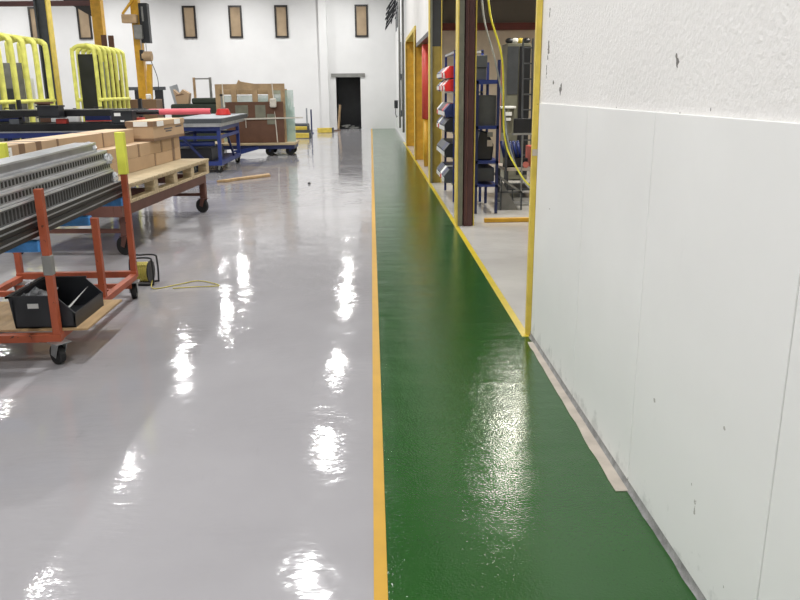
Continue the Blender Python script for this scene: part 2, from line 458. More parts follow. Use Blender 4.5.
# jamb post
t = thing('jamb_post', 'pale yellow steel post on the end of the white wall', 'post', (1.005, 4.87, 0))
B1(0, .034, -.02, .02, .005, 3.25).build('post', 'yellow', t, bevel=.003)
B1(.0, .034, -.0215, -.0205, 1.19, 1.23).build('tape_patch', 'strip_tan', t)
m = MB()
random.seed(5)
for k in range(40):
    z = .02 + k * .08
    m.box(.036, .036 + random.uniform(.008, .02), -.03, .0, z, z + .07)
m.build('filler_edge', 'grey_dk', t)
# red strip curtain
t = thing('strip_curtain', 'red plastic strip curtain hanging beside the amber column', 'curtain', (0, 18.3, 0))
for k in range(4):
    m = MB(); m.box(1.22 + k * .07, 1.285 + k * .07, .0 + .012 * (k % 2), .006 + .012 * (k % 2), .05, 2.5); m.build('strip', 'curtain', t)
m = MB(); m.cyl((1.19, 0, 2.52), (1.6, 0, 2.52), .03); m.build('rail', 'steel', t)
t = thing('pvc_roll', 'rolled red curtain with amber lower half behind the third bay', 'curtain', (1.155, 16.6, 0))
m = MB(); m.cyl((0, 0, 1.0), (0, 0, 2.5), .088); m.build('roll', 'curtain', t, smooth=True)
m = MB(); m.cyl((0, 0, .01), (0, 0, 1.0), .05); m.build('stand', 'amber', t, smooth=True)

# wall items on far end of right wall
for k, y in enumerate((28.6, 30.0, 31.4)):
    t = thing('bracket_rack', ['black zigzag bracket on right wall, nearest of three', 'black zigzag bracket on right wall, middle of three', 'black zigzag bracket on right wall, farthest of three'][k],
              'bracket', (XW - .001, y, 3.9 + .25 * (2 - k) * .2), group='black brackets high on the right wall')
    m = MB()
    for s_ in (0, .5):
        m.bar((-.42, s_, .0), (-.05, s_, .56), .04, .04); m.bar((-.42, s_, .35), (-.05, s_, .9), .04, .04); m.bar((-.05, s_, .4), (-.02, s_, .4), .04, .04); m.bar((-.42, s_, .0), (-.30, s_, .55), .04, .04)
        m.bar((-.20, s_, .2), (-.1, s_, .8), .04, .04)
    m.bar((-.42, 0, 0), (-.42, .5, 0), .04, .04); m.bar((-.42, 0, .35), (-.42, .5, .35), .04, .04)
    m.build('arms', 'black', t)
    B1(-.02, 0, -.05, .55, -.1, 1.0).build('wall_plate', 'grey_dk', t)
t = thing('wall_box', 'dark control box low on wall near far corner', 'box', (XW, 30.8, .9))
B1(-.14, 0, 0, .2, 0, .3).build('case', 'black', t, bevel=.01)
m = MB(); m.tube([(-.08, .1, 0), (-.1, .1, -.2), (-.05, .1, -.35), (-.02, .1, -.3)], .015); m.build('lead', 'black', t)
for k, (y, z, lab) in enumerate([(26.2, 1.9, 'dark wall lamp box on right wall, upper one'), (25.8, .75, 'dark socket box on right wall, lower one')]):
    t = thing('socket_box', lab, 'socket', (XW, y, z), group='boxes on the right wall')
    B1(-.08, 0, -.12, .12, 0, .2).build('case', 'grey_dk', t, bevel=.008)
    m = MB(); m.cyl((-.04, 0, .2), (-.04, 0, 1.2), .014, 8); m.build('conduit', 'grey', t)
for k, (y, lab) in enumerate([(24.6, 'grey vertical pipe on right wall, nearest the amber column'), (27.6, 'thin grey vertical pipe on right wall, farther one')]):
    t = thing('wall_pipe', lab, 'pipe', (XW - .04, y, 0), group='pipes on the right wall')
    m = MB(); m.cyl((0, 0, .3), (0, 0, 6.2), .035, 10); m.build('pipe', 'grey', t, smooth=True)
    for z in (1.2, 3.2): B1(-.045, .04, -.02, .02, z, z + .05).build('clip', 'steel', t)

# ------------------------------------------------------------------ side room contents
def shelf_unit():
    t = thing('shelf_unit', 'blue steel shelf unit with parts bins beside the walkway', 'shelf', (1.16, 11.1, 0))
    for x in (0, .38):
        for y in (0, 1.35):
            m = MB(); m.box(x, x + .035, y, y + .035, .01, 2.12)
            for z in range(20):
                m.box(x + .011, x + .024, y - .0015, y, .1 + z * .1, .14 + z * .1, 1)
            m.build('upright', ['blue', 'slot'], t)
    for z in (.25, .62, .98, 1.54, 2.08):
        B1(-.0, .415, .0, 1.385, z, z + .03).build('shelf', 'steel', t)
    return t
shelf_unit()
k = 0
random.seed(11)
rowlab = {.282: 'bottom shelf', .65: 'second shelf', 1.01: 'third shelf', 1.57: 'fourth shelf'}
for z, h, cols in ((1.57, .17, ('red', 'white', 'red', 'white', 'blue_dk', 'black')), (1.75, .17, ('red', 'white', 'red', 'black', 'blue_dk', 'blue_dk')), (1.01, .2, ('black', 'grey_dk', 'blue_dk', 'black', 'white', 'blue_dk')), (.65, .2, ('black', 'blue_dk', 'black', 'black', 'grey_dk', 'black')),
                    (.282, .2, ('grey_dk', 'blue_dk', 'white', 'black', 'blue_dk', 'black')), (1.215, .19, ('blue_dk', 'red', 'black', 'grey_dk', 'black', 'white'))):
    for j, cn in enumerate(cols):
        y = 11.16 + j * .215
        cname = {'red': 'red', 'white': 'white', 'blue_dk': 'navy', 'black': 'black', 'grey_dk': 'grey'}[cn]
        pos = ['nearest', 'second', 'third', 'fourth', 'fifth', 'farthest'][j]
        lv = 'top layer of ' if z in (1.75, 1.215) else ''
        lab = '%s parts bin on %s%s of blue unit, %s along' % (cname, lv, rowlab.get(z, 'third shelf' if z == 1.215 else 'fourth shelf'), pos)
        t = thing('parts_bin', lab, 'bin', (1.055, y, z), group='parts bins on the blue shelf unit')
        m = MB(); m.poly([(0, 0, 0), (.3, 0, 0), (.3, 0, h - .005), (.06, 0, h - .005), (-.02, 0, h * .5)], (0, .2, 0)); m.build('tub', cn, t, bevel=.004)
        B1(-.026, -.012, .05, .15, .02, .075).build('label_card', 'white' if cn != 'white' else 'red', t)
# blue workstation rack
t = thing('workstation_rack', 'blue steel workstation rack standing beyond the brown column', 'rack', (1.33, 10.0, 0))
for x, y in ((.0, 0), (.27, 0), (.0, .95), (.27, .95)):
    m = MB(); m.box(x, x + .035, y, y + .035, .01, 1.95 if x else 1.70); m.build('upright', 'blue_dk', t)
for z, th in ((.36, .025), (.66, .04), (1.1, .04), (1.66, .05)):
    B1(0, .305, 0, .985, z, z + th).build('shelf', 'blue', t)
B1(.036, .268, .05, .9, 1.14, 1.52).build('back_panel', 'grey_dk', t)
tag(B1(1.37, 1.60, 10.1, 10.8, .42, .60).build('drawer_box', 'grey_dk', bevel=.008), 'low grey box on the lowest shelf of the workstation rack', 'box')
m = MB(); m.box(1.37, 1.6, 10.05, 10.5, .385, .40)
t = thing('stacked_crate', 'tall grey stacked crate standing on top of workstation rack', 'crate', (1.33, 10.1, 1.71))
B1(.0, .14, 0, .5, 0, .15).build('crate_body', 'grey_dk', t, bevel=.006)
B1(-.005, .15, -.01, .51, .15, .3).build('crate_body', 'grey_dk', t, bevel=.006)
t = thing('tool_bag', 'dark hanging jacket and tool bag on workstation middle shelf', 'bag', (1.36, 10.05, .70))
m = MB(); m.poly([(0, 0, 0), (.2, 0, 0), (.22, 0, .2), (.14, 0, .36), (.04, 0, .38), (-.01, 0, .2)], (0, .4, 0)); m.build('body', 'black', t, bevel=.02)
B1(.13, .2, -.012, 0, .18, .26).build('patch', 'strip_tan', t)
B1(.13, .2, -.013, 0, .3, .36).build('patch', 'grey', t)
# label bin on post
t = thing('waste_bin', 'grey-brown tapered bin with white labels and lid beyond blue rack', 'bin', (1.94, 11.2, -.012))
m = MB(); m.cyl((0, 0, 1.0), (0, 0, 1.34), .075, 4, .10); o = m.build('body', 'greygreen', t)
B1(-.11, .11, -.09, .09, 1.34, 1.37).build('lid', 'white', t, bevel=.005)
B1(-.04, .05, -.1, -.078, 1.24, 1.29).build('label_card', 'white', t)
B1(-.03, .04, -.095, -.075, 1.17, 1.21).build('label_card', 'white', t)
m = MB(); m.cyl((0, 0, .012), (0, 0, 1.0), .02); m.cyl((0, 0, .006), (0, 0, .03), .14); m.build('stand', 'grey_dk', t)
# monitor on a stand
t = thing('monitor_stand', 'black screen on thin steel pole stand beside the bin', 'screen', (2.1, 10.8, 0))
B1(-.13, .12, 0, .05, 1.0, 1.2).build('screen', 'black', t, bevel=.01)
m = MB(); m.cyl((0, .02, .01), (0, .02, 1.0), .012, 8); m.box(-.13, .13, -.1, .14, .006, .03); m.build('pole', 'steel', t)
B1(-.14, .13, -.02, .07, .975, 1.0).build('tray', 'steel', t)
# chute / conveyor
t = thing('roller_chute', 'grey steel chute table sloping down behind the blue rack', 'chute', (1.72, 10.3, 0))
m = MB(); m.poly([(0, 0, .42), (.3, 0, .22), (.3, 0, .25), (0, 0, .46)], (0, .7, 0)); m.build('slope', 'grey', t)
m = MB(); m.poly([(.02, .02, .0), (.25, .02, .0), (.02, .02, .4)], (0, .02, 0)); m.build('gusset', 'grey', t)
m = MB(); m.box(.28, .30, 0, .02, .006, .25); m.box(.28, .30, .68, .7, .006, .25); m.box(.0, .02, 0, .02, .006, .42); m.box(.0, .3, 0, .02, .24, .26); m.build('legs', 'grey_dk', t)
# low shelf with bottles behind
t = thing('work_table', 'steel work table loaded with dark parts beyond the chute', 'table', (1.95, 11.4, 0))
B1(0, 1.1, 0, .8, .42, .46).build('table_top', 'strip_tan', t)
for x in (.02, 1.02):
    for y in (.02, .74): B1(x, x + .05, y, y + .05, .006, .42).build('leg', 'grey_dk', t)
B1(.02, 1.05, .05, .75, .12, .15).build('shelf', 'grey_dk', t)
for k in range(5):
    m = MB(); m.cyl((0, 0, 0), (-.05, .05, .24), .026, 10); o = m.build('spray_bottle', 'blue', loc=(1.99 + k * .06, 11.6, .6), smooth=True)
    tag(o, 'blue tube leaning in crate on work table, %s from left' % ['first', 'second', 'third', 'fourth', 'fifth'][k], 'tube', 'blue tubes in the crate')
t = thing('tube_crate', 'black crate holding blue tubes on the work table', 'crate', (1.98, 11.5, .462))
m = MB(); m.box(0, .34, 0, .2, 0, .02); m.box(0, .34, 0, .015, 0, .13); m.box(0, .34, .185, .2, 0, .13); m.box(0, .015, 0, .2, 0, .13); m.box(.325, .34, 0, .2, 0, .13); m.build('shell', 'black', t)
for k, (x, cn, w_, h_, lab) in enumerate([(2.36, 'curtain', .2, .3, 'dull red box at right end of the work table'), (2.60, 'salmon', .16, .2, 'salmon box at far right of the work table')]):
    o = B1(x, x + w_, 11.5, 11.9, .462, .462 + h_).build('box', cn, bevel=.01); tag(o, lab, 'box')
m = MB(); m.cyl((0, 0, 0), (0, .03, 0), .045, 16)
tag(m.build('warning_disc', 'salmon', loc=(2.28, 11.42, .505)), 'round pink disc at front of the work table', 'disc')
# locker, ladder rack, pink door panel
t = thing('locker', 'tall grey metal locker against back of side room', 'locker', (2.36, 13.8, 0))
B1(0, .42, 0, .5, .02, 2.35).build('carcass', 'greygreen', t, bevel=.01)
B1(.01, .2, -.015, 0, 1.5, 2.3).build('door', 'grey_dk', t); B1(.01, .2, -.015, 0, .1, 1.48).build('door', 'greygreen', t)
B1(.22, .41, -.015, 0, .1, 2.3).build('door', 'black', t)
for k in range(4):
    m = MB(); bmesh.ops.create_icosphere(m.bm, subdivisions=2, radius=.055, matrix=Matrix.Diagonal((1.3, 1, .9, 1)))
    o = m.build('hard_hat', ['black', 'white', 'yellow', 'black'][k], loc=(2.42 + k * .1, 13.95, 2.40), smooth=True)
    tag(o, '%s helmet on locker top, %s from left' % (['black', 'white', 'yellow', 'dark'][k], ['first', 'second', 'third', 'fourth'][k]), 'helmet', 'helmets on the locker')
t = thing('ladder', 'dark aluminium ladder standing beside the locker', 'ladder', (2.55, 13.1, 0))
for x in (0, .16):
    m = MB(); m.bar((x, 0, .006), (x, .25, 2.4), .025, .05); m.build('stile', 'grey_dk', t)
for k in range(9):
    z = .25 + k * .25; y = z / 2.4 * .25
    m = MB(); m.cyl((0, y, z), (.16, y, z), .012, 8); m.build('rung', 'grey_dk', t)
t = thing('panel_door', 'salmon pink panel door leaning at back of side room', 'panel', (2.47, 15.0, 0))
B1(0, .25, 0, .06, .01, 2.26).build('panel', 'salmon', t, bevel=.01)
B1(.19, .22, -.03, 0, 1.7, 1.9).build('handle', 'black', t)
m = MB()
for k in range(8): m.box(.2, .235, -.012, 0, .9 + k * .07, .94 + k * .07)
m.build('vent', 'black', t)
# hoses
def arc(p, n=40):
    out = []
    for i in range(len(p) - 1):
        p0 = Vector(p[max(i - 1, 0)]); p1 = Vector(p[i]); p2 = Vector(p[i + 1]); p3 = Vector(p[min(i + 2, len(p) - 1)])
        for k in range(n // (len(p) - 1) + 1):
            t_ = k / (n // (len(p) - 1) + 1)
            out.append(.5 * ((2 * p1) + (p2 - p0) * t_ + (2 * p0 - 5 * p1 + 4 * p2 - p3) * t_ ** 2 + (3 * p1 - p0 - 3 * p2 + p3) * t_ ** 3))
    out.append(Vector(p[-1])); return out
m = MB(); m.tube(arc([(1.36, 9.5, 3.88), (1.39, 9.5, 2.6), (1.57, 9.5, 1.93), (1.62, 9.5, 1.05), (1.74, 9.3, .68), (1.95, 9.1, .44), (2.4, 9.1, .5), (2.8, 9.2, .9)]), .011, 8)
tag(m.build('air_hose', 'hose', smooth=True), 'yellow air hose hanging from the ceiling in side room', 'hose')
m = MB(); m.tube(arc([(1.33, 9.6, 3.88), (1.33, 9.6, 2.6), (1.5, 9.6, 1.93), (1.62, 9.6, 1.4), (1.66, 9.5, 1.0), (1.8, 9.4, .6), (2.0, 9.3, .38), (2.5, 9.3, .4)]), .01, 8)
tag(m.build('air_hose', 'bluegrey', smooth=True), 'dark blue-grey hose hanging beside the yellow hose', 'hose')
m = MB(); m.bar((1.37, 9.36, .03), (1.98, 9.36, .03), .07, .05)
tag(m.build('floor_bar', 'amber', bevel=.008), 'yellow bar lying on the side room floor by brown column', 'bar')

# ------------------------------------------------------------------ casters
def caster(parent, x, y, r=.07, rot=0, fork='steel', h=None):
    h = h or r * 2.3
    m = MB()
    m.box(-.05, .05, -.05, .05, h - .008, h - .001)
    for s_ in (-1, 1):
        m.poly([(s_ * .028, -.035, h - .012), (s_ * .028, .035, h - .012), (s_ * .028, .04 + .018, r), (s_ * .028, .01, r - .015)], (s_ * .004, 0, 0))
    f = m.build('caster', fork, parent); f.location = (x, y, 0); f.rotation_euler = (0, 0, rot)
    m = MB(); m.cyl((-.02, .035, r), (.02, .035, r), r, 24); m.cyl((-.026, .035, r), (.026, .035, r), r * .35, 16)
    m.build('wheel', 'rubber', f, bevel=.004)
    return f

# ------------------------------------------------------------------ orange stock cart
t = thing('stock_cart', 'orange steel stake cart on casters with blue wrapped arms, front left', 'cart', (0, 0, 0))
X1, X0, YN, YR = -1.93, -2.83, 4.5, 6.06
m = MB(); h2 = .025
m.box(X0 - h2, X1 + h2, YN - h2, YN + h2, .145, .195); m.box(X0 - h2, X1 + h2, YR - h2, YR + h2, .17, .22)
m.box(X0 - h2, X0 + h2, YN + h2, YR - h2, .155, .2); m.box(X1 - h2, X1 + h2, YN + h2, YR - h2, .155, .2)
m.box(X0 + h2, X1 - h2, 5.55, 5.59, .155, .195)
m.box(X0, X1, YR - .12, YR - .09, .10, .14)
m.build('base_frame', 'orange', t, bevel=.003)
for x, y, z1, nm in ((X1, YN, 1.07, 0), (X1, 5.33, .765, 0), (X1, YR, .99, 1), (X0, YN, 1.07, 0), (X0, YR, 1.1, 1)):
    m = MB(); m.box(x - .022, x + .022, y - .022, y + .022, .195, z1)
    s_ = m.build('stake', 'orange', t, bevel=.003)
    if nm:
        zt = 1.31 if x == X1 else 1.24
        m = MB(); m.box(x - .034, x + .034, y - .03, y + .03, z1, zt); m.build('sleeve', 'sleeve', s_, bevel=.006)['label'] = 'yellow plastic sleeve'
    if x == X1 and y == YN:
        m = MB(); m.box(x - .027, x + .027, y - .027, y + .027, .56, .68); m.build('tape_wrap', 'grey', s_, bevel=.006)
for y, z in ((YN, .708), (5.33, .72), (YR, .750)):
    m = MB(); m.box(X0 + .022, X1 - .022, y - .02, y + .02, z + .0, z + .05)
    a = m.build('arm', 'orange', t)
    m = MB(); m.box(X0 + .04, X1 - .024, y - .03, y + .03, z - .006, z + .062); m.build('padding', 'blue_wrap', a, bevel=.01)['label'] = 'light blue wrap'
for x, y, r_ in ((X1 + .01, YN - .02, .9), (X1 + .0, YR - .06, .2), (X0, YN, .2), (X0, YR - .05, 0)):
    caster(t, x, y, .062, r_, 'steel', .15)
m = MB(); m.poly([(-2.80, 4.53, .2005), (-1.76, 4.53, .2005), (-1.76, 5.2, .2005), (-2.80, 5.2, .2005)], (0, 0, .014)); o = m.build('deck_board', 'ply', bevel=.002)
tag(o, 'plywood board lying on the lower frame of the orange cart', 'board')
# black bin
t = thing('storage_bin', 'black open-front plastic bin on plywood of the orange cart', 'bin', (-2.2, 4.55, .215))
m = MB(); W_, D_, H_ = .36, .50, .2
m.box(0, W_, 0, D_, 0, .008)
m.box(0, .008, 0, D_, 0, H_)
m.poly([(0, 0, 0), (W_, 0, 0), (W_ + .01, 0, .09), (W_ - .1, 0, H_), (-.02, 0, H_)], (0, .008, 0))
m.poly([(0, D_ - .008, 0), (W_, D_ - .008, 0), (W_ + .01, D_ - .008, .09), (W_ - .1, D_ - .008, H_), (-.02, D_ - .008, H_)], (0, .008, 0))
m.box(W_ - .004, W_ + .006, 0, D_, 0, .09)
m.build('tub', 'black', t)
m = MB(); m.box(-.03, W_ - .09, -.012, .004, H_ - .008, H_ + .004); m.box(-.03, W_ - .09, D_ - .004, D_ + .012, H_ - .008, H_ + .004); m.box(-.034, -.004, -.012, D_ + .012, H_ - .008, H_ + .004)
m.build('rim', 'black', t)
B1(.09, .155, -.003, -.0005, .125, .155).build('label_card', 'white', t)
m = MB()
random.seed(2)
g = [[m.bm.verts.new((.03 + i * .02, .03 + j * .03, 0.16 + .03 * random.random() + .03 * math.sin(i * .9) * math.cos(j))) for j in range(8)] for i in range(9)]
for i in range(8):
    for j in range(7): m.bm.faces.new((g[i][j], g[i + 1][j], g[i + 1][j + 1], g[i][j + 1]))
o = m.build('plastic_bag', 'film', loc=(-2.2, 4.54, .215), smooth=True)
sm = o.modifiers.new('s', 'SOLIDIFY'); sm.thickness = .004
tag(o, 'crumpled clear plastic bag inside the black bin', 'bag')
m = MB(); m.poly([(.24, .05, .05), (.33, .05, .12), (.33, .36, .17), (.24, .30, .06)], (.004, 0, .004))
tag(m.build('paper_sheet', 'white', loc=(-2.2, 4.54, .215)), 'folded white paper leaning in the black bin', 'paper')

# bundle of metal profiles lying across the arms
far = Vector((-1.957, 6.16)); dr = Vector((0, -1)); nl = Vector((-dr.y, dr.x)) * -1
if nl.x > 0: nl = -nl
TILT = .014
def profile(kind, off, z, wd, ht, start, ln, name, label, cat, grp, mat):
    """start = metres shortened at the far end; long bar made of channel, lips and slots"""
    p0 = far + nl * (off + wd / 2) + dr * start
    ang = math.atan2(-dr.x, dr.y)   # local +Y -> dr
    m = MB()
    if kind == 'tube':
        m.box(-wd / 2, wd / 2, 0, ln, 0, ht); m.box(-wd / 2 + .008, wd / 2 - .008, -.001, .001, .008, ht - .008, 1)
        m.box(-wd / 2 - .003, wd / 2 + .003, 0, ln, ht * .45, ht * .6, 2)  # silver band paints the highlight line along the tube
        mats = [mat, 'slot', 'alu']
        if mat == 'blackalu': mats = ['blackalu', 'slot', 'alu']
    else:
        t_ = .004
        m.box(-wd / 2, wd / 2, 0, ln, 0, t_); m.box(-wd / 2, wd / 2, 0, ln, ht - t_, ht)
        m.box(-wd / 2, -wd / 2 + t_, 0, ln, 0, ht); m.box(wd / 2 - t_, wd / 2, 0, ln, 0, ht)
        for s_ in (-1, 1):
            x = s_ * wd / 2
            m.box(min(x, x + s_ * .008), max(x, x + s_ * .008), 0, ln, ht - .012, ht, 2); m.box(min(x, x + s_ * .008), max(x, x + s_ * .008), 0, ln, 0, .009, 2)
        if kind == 'slot':
            n = int(ln / .045)
            for i in range(n):
                y = .02 + i * .045
                for s_ in (-1, 1):
                    x = s_ * wd / 2
                    m.box(min(x, x + s_ * .0015), max(x, x + s_ * .0015), y, y + .022, .02, ht - .022, 1)
        mats = [mat, 'slot', 'alu_lip_glint']
    o = m.build(name, mats, loc=(p0.x, p0.y, z - TILT * start), rotz=ang); o.rotation_euler = (-math.atan(TILT), 0, ang)
    return tag(o, label, cat, grp)
order = ['on the walkway side', 'second from the walkway', 'third from the walkway', 'fourth from the walkway']
grp = 'metal profiles bundled on the orange cart'
Z0 = .820
for j in range(4):
    profile('tube', j * .125, Z0, .12, .058, 0, 3.6, 'metal_profile', 'black square tube in bottom layer of bundle, ' + order[j], 'metal bar', grp, 'blackalu')
for j in range(4):
    profile('tube', .008 + j * .122, Z0 + .059, .115, .054, .03, 3.55, 'metal_profile', 'black square tube in second layer of bundle, ' + order[j], 'metal bar', grp, 'blackalu')
for j in range(3):
    profile('slot', .02 + j * .155, Z0 + .114, .135, .105, .2, 3.3, 'metal_profile', 'dark perforated channel under the two grey slotted layers, ' + order[j], 'metal bar', grp, 'alu_dark')
for j in range(3):
    profile('slot', .035 + j * .15, Z0 + .22, .13, .074, .2, 3.3, 'metal_profile', 'slotted grey channel, lower slotted layer, ' + order[j], 'metal bar', grp, 'alu')
for j in range(3):
    profile('slot', .045 + j * .145, Z0 + .295, .125, .074, .24, 3.3, 'metal_profile', 'slotted grey channel, upper slotted layer, ' + order[j], 'metal bar', grp, 'alu')
for j in range(1):
    profile('chan', .09 + j * .16, Z0 + .37, .14, .062, .32, 3.2, 'metal_profile', 'single silver channel lying on top of the bundle', 'metal bar', grp, 'alu')
# crumpled film around the ends
for k, (off, st, z, r_, lab) in enumerate([(.03, .19, Z0 + .16, .05, 'clear film crumpled over the lower silver bar ends'), (.05, .24, Z0 + .30, .055, 'clear film crumpled over the slotted bar ends'), (.11, .34, Z0 + .39, .045, 'clear film crumpled over top silver bar end')]):
    p = far + nl * (off + .02) + dr * st
    m = MB(); bmesh.ops.create_icosphere(m.bm, subdivisions=3, radius=1)
    random.seed(k)
    for v in m.bm.verts:
        v.co = Vector((v.co.x * r_ * 1.2, v.co.y * r_ * 1.3, v.co.z * r_)) * random.uniform(.72, 1.12)
    tag(m.build('plastic_film', 'film', loc=(p.x, p.y, z)), lab, 'plastic film', 'plastic film on the bundle')

# ------------------------------------------------------------------ cable reel
t = thing('cable_reel', 'yellow cable drum in black tube frame on the floor', 'cable reel', (-1.995, 6.5, 0), -.05); t.scale = (.86, .95, .93)
m = MB()
for y in (-.07, .07):
    m.tube(arc([(-.09, y, .012), (.1, y, .012), (.125, y, .04), (.125, y, .22), (.10, y, .262), (-.04, y, .262), (-.09, y, .25), (-.1, y, .12), (-.09, y, .014)], 64), .009, 8)
m.build('frame', 'black', t, smooth=True)
m = MB(); m.cyl((-.07, 0, .12), (.07, 0, .12), .08, 24)
for k in range(12): m.torus((-.06 + k * .011, 0, .12), .082 + .005 * (k % 2), .006, 'X', 24, 6)
m.build('cord_winding', 'cordyel', t, smooth=True)
m = MB(); m.cyl((-.085, 0, .12), (-.075, 0, .12), .105, 24); m.cyl((.075, 0, .12), (.085, 0, .12), .105, 24); m.build('flanges', 'black', t)
m = MB(); m.tube(arc([(-1.9, 6.42, .05), (-1.86, 6.3, .009), (-1.7, 6.42, .008), (-1.55, 6.55, .008), (-1.4, 6.46, .008), (-1.33, 6.36, .008), (-1.5, 6.34, .008), (-1.7, 6.3, .008)], 60), .0045, 6)
tag(m.build('extension_cord', 'cordyel', smooth=True), 'thin yellow cord trailing over grey floor from the reel', 'cord')

# ------------------------------------------------------------------ brown pallet cart
TH = -4 * PI / 180
def loc2w(x, y, o=(-2.27, 10.6)):
    return (o[0] + x * math.cos(TH) - y * math.sin(TH), o[1] + x * math.sin(TH) + y * math.cos(TH))
t = thing('pallet_cart', 'brown steel platform cart under the wooden pallet', 'cart', (-2.27, 10.6, 0), TH)
m = MB()
m.box(-.08, 0, -3.0, -.02, .41, .53); m.box(-1.2, -1.12, -3.0, -.02, .41, .53); m.box(-1.12, -.08, -.1, -.02, .41, .53); m.box(-1.12, -.08, -3.0, -2.92, .41, .53)
m.box(-1.12, -.08, -1.6, -1.5, .43, .52)
m.build('frame', 'brown', t, bevel=.004)
for x in (-.08, -1.2):
    for y in (-.1, -2.9):
        B1(x, x + .08, y, y + .08, .2, .41).build('leg', 'brown', t, bevel=.004)
B1(-1.12, -.08, -.08, -.03, .23, .27).build('crossbar', 'brown', t); B1(-1.12, -.08, -2.88, -2.83, .23, .27).build('crossbar', 'brown', t)
for x in (-.04, -1.16):
    for y in (-.06, -2.86): caster(t, x, y, .095, 1.15, 'brown', .2)
t = thing('wooden_pallet', 'long pale wooden pallet on the brown cart under cartons', 'pallet', (-2.27, 10.6, .531), TH)
m = MB()
for k in range(22):
    y1 = .02 - k * .135
    m.box(-1.22, .05, y1 - .125, y1, .17, .195)
m.build('deck_boards', 'wood', t, bevel=.003)
m = MB(); 
for x in (-1.2, -.62, -.05): m.box(x - .02, x + .09, -2.94, .02, .15, .1695)
m.build('stringer_boards', 'wood', t)
for x in (-1.2, -.62, -.05):
    for y in (-.1, -.78, -1.46, -2.14, -2.94): B1(x - .02, x + .09, y, y + .12, .03, .149).build('block', 'wood', t)
m = MB()
for x in (-1.2, -.62, -.05): m.box(x - .02, x + .09, -2.94, .02, 0, .0295)
m.build('bottom_boards', 'wood', t)

def carton(x0, x1, y0, y1, z0, h, bands, label, grp, name='carton', z0_near=None, lab=None):
    """box in the cart's frame; y1 far end, y0 near end; tape bands are children"""
    t = thing(name, label, 'box', (-2.27, 10.6, 0), TH, grp)
    m = MB()
    n = 10 if z0_near is not None else 1
    rings = []
    def zb(y):
        if z0_near is None: return z0
        if y > -2.2: return z0
        u = (-2.2 - y) / (-2.2 - y0); return z0 - (z0 - z0_near) * u * u
    for k in range(n + 1):
        y = y1 + (y0 - y1) * k / n
        b = zb(y)
        rings.append([m.bm.verts.new(c) for c in ((x0, y, b), (x1, y, b), (x1, y, b + h), (x0, y, b + h))])
    for a, b in zip(rings, rings[1:]):
        for k in range(4):
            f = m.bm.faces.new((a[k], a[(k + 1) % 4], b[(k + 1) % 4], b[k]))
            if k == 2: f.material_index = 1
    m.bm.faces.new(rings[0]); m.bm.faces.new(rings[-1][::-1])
    m.build('carton_body', ['card', 'card_lit_top'], t, bevel=.004)
    for (b0, b1) in bands:
        zz = zb((b0 + b1) / 2)
        mm = MB(); mm.box(x1 - .01, x1 + .0025, b0, b1, zz + .002, zz + h + .002); mm.box(x0, x1, b0, b1, zz + h - .003, zz + h + .0022)
        mm.build('tape', 'tape', t)
    return t
g1 = 'cartons stacked on the pallet'
e1 = [(-.98, -.02), (-1.9, -.99), (-2.85, -1.91)]
e2 = [(-.72, -.02), (-1.5, -.73), (-2.4, -1.51), (-2.95, -2.41)]
for k, (a, b) in enumerate(e1):
    carton(-.70, -.32, a, b, .729, .148, [(b - .34, b - .24)] if k == 0 else [(b - .05, b - .02)], 'brown carton in bottom layer on the pallet, %s' % ['at the far end', 'second from the far end', 'nearest the camera'][k], g1)
for k, (a, b) in enumerate(e2):
    carton(-.70, -.32, a, b, .8785, .148, [(b - .34, b - .24)] if k == 0 else [(b - .05, b - .02)], 'brown carton in second layer on the pallet, %s' % ['at the far end', 'second from far end', 'third from far end', 'nearest the camera'][k], g1)
carton(-1.12, -.715, -2.9, -.02, .729, .297, [(-1.2, -1.1)], 'long brown carton on the back half of the pallet', g1)
XB = -.49
t = carton(XB - .33, XB, -4.45, -1.2, 1.028, .155, [(-2.11, -2.08), (-3.16, -3.12), (-3.56, -3.46), (-3.86, -3.76)], 'long taped carton lying on top, overhanging the near pallet end', g1)
m = MB(); m.box(XB + .0005, XB + .002, -4.32, -3.98, 1.08, 1.165); m.build('label_card', 'white', t)
m = MB()
for k in range(4): m.box(XB + .0021, XB + .003, -4.30, -4.02 - .05 * (k % 2), 1.09 + k * .018, 1.097 + k * .018)
m.build('print', 'ink', t)
0 and carton(XB - .67, XB - .335, -4.6, -1.2, 1.028, .155, [(-3.9, -3.8)], 'long carton behind the overhanging one on the stack', g1)
t = thing('carton', 'wide-lidded carton with white labels on top of the stack', 'box', (-2.27, 10.6, 1.029), TH, g1)
bx, by = -.275, -1.13
m = MB(); m.box(bx - .32, bx, by, by + 1.2, 0, .19); m.build('carton_body', 'card', t, bevel=.004)
m = MB(); m.box(bx - .33, bx + .01, by - .01, by + 1.21, .175, .235); m.build('lid', 'card', t, bevel=.004)
m = MB(); m.box(bx - .325, bx + .005, by - .005, by + 1.205, .2352, .238); m.build('lid_top', 'card_lit_top', t)  # thin paler sheet, light on the lid put into its colour
m = MB(); m.box(bx - .322, bx + .002, by - .002, by + 1.202, .0, .035); m.build('tape', 'tape', t)
m = MB(); m.box(bx - .33, bx + .0106, by - .0106, by + .3, .176, .234); m.build('tape', 'tape', t)
B1(bx - .23, bx - .06, by - .0125, by - .0107, .175, .233).build('label_card', 'white', t)
for (y0, y1) in ((.12, .36), (.78, 1.02)): B1(bx + .0108, bx + .0125, by + y0, by + y1, .17, .232).build('label_card', 'white', t)
m = MB()
for k, (y0, y1, z) in enumerate(((.40, .72, .12), (.45, .68, .09), (.85, 1.1, .13))): m.box(bx + .0005, bx + .0015, by + y0, by + y1, z, z + .018)
m.build('print', 'ink', t)

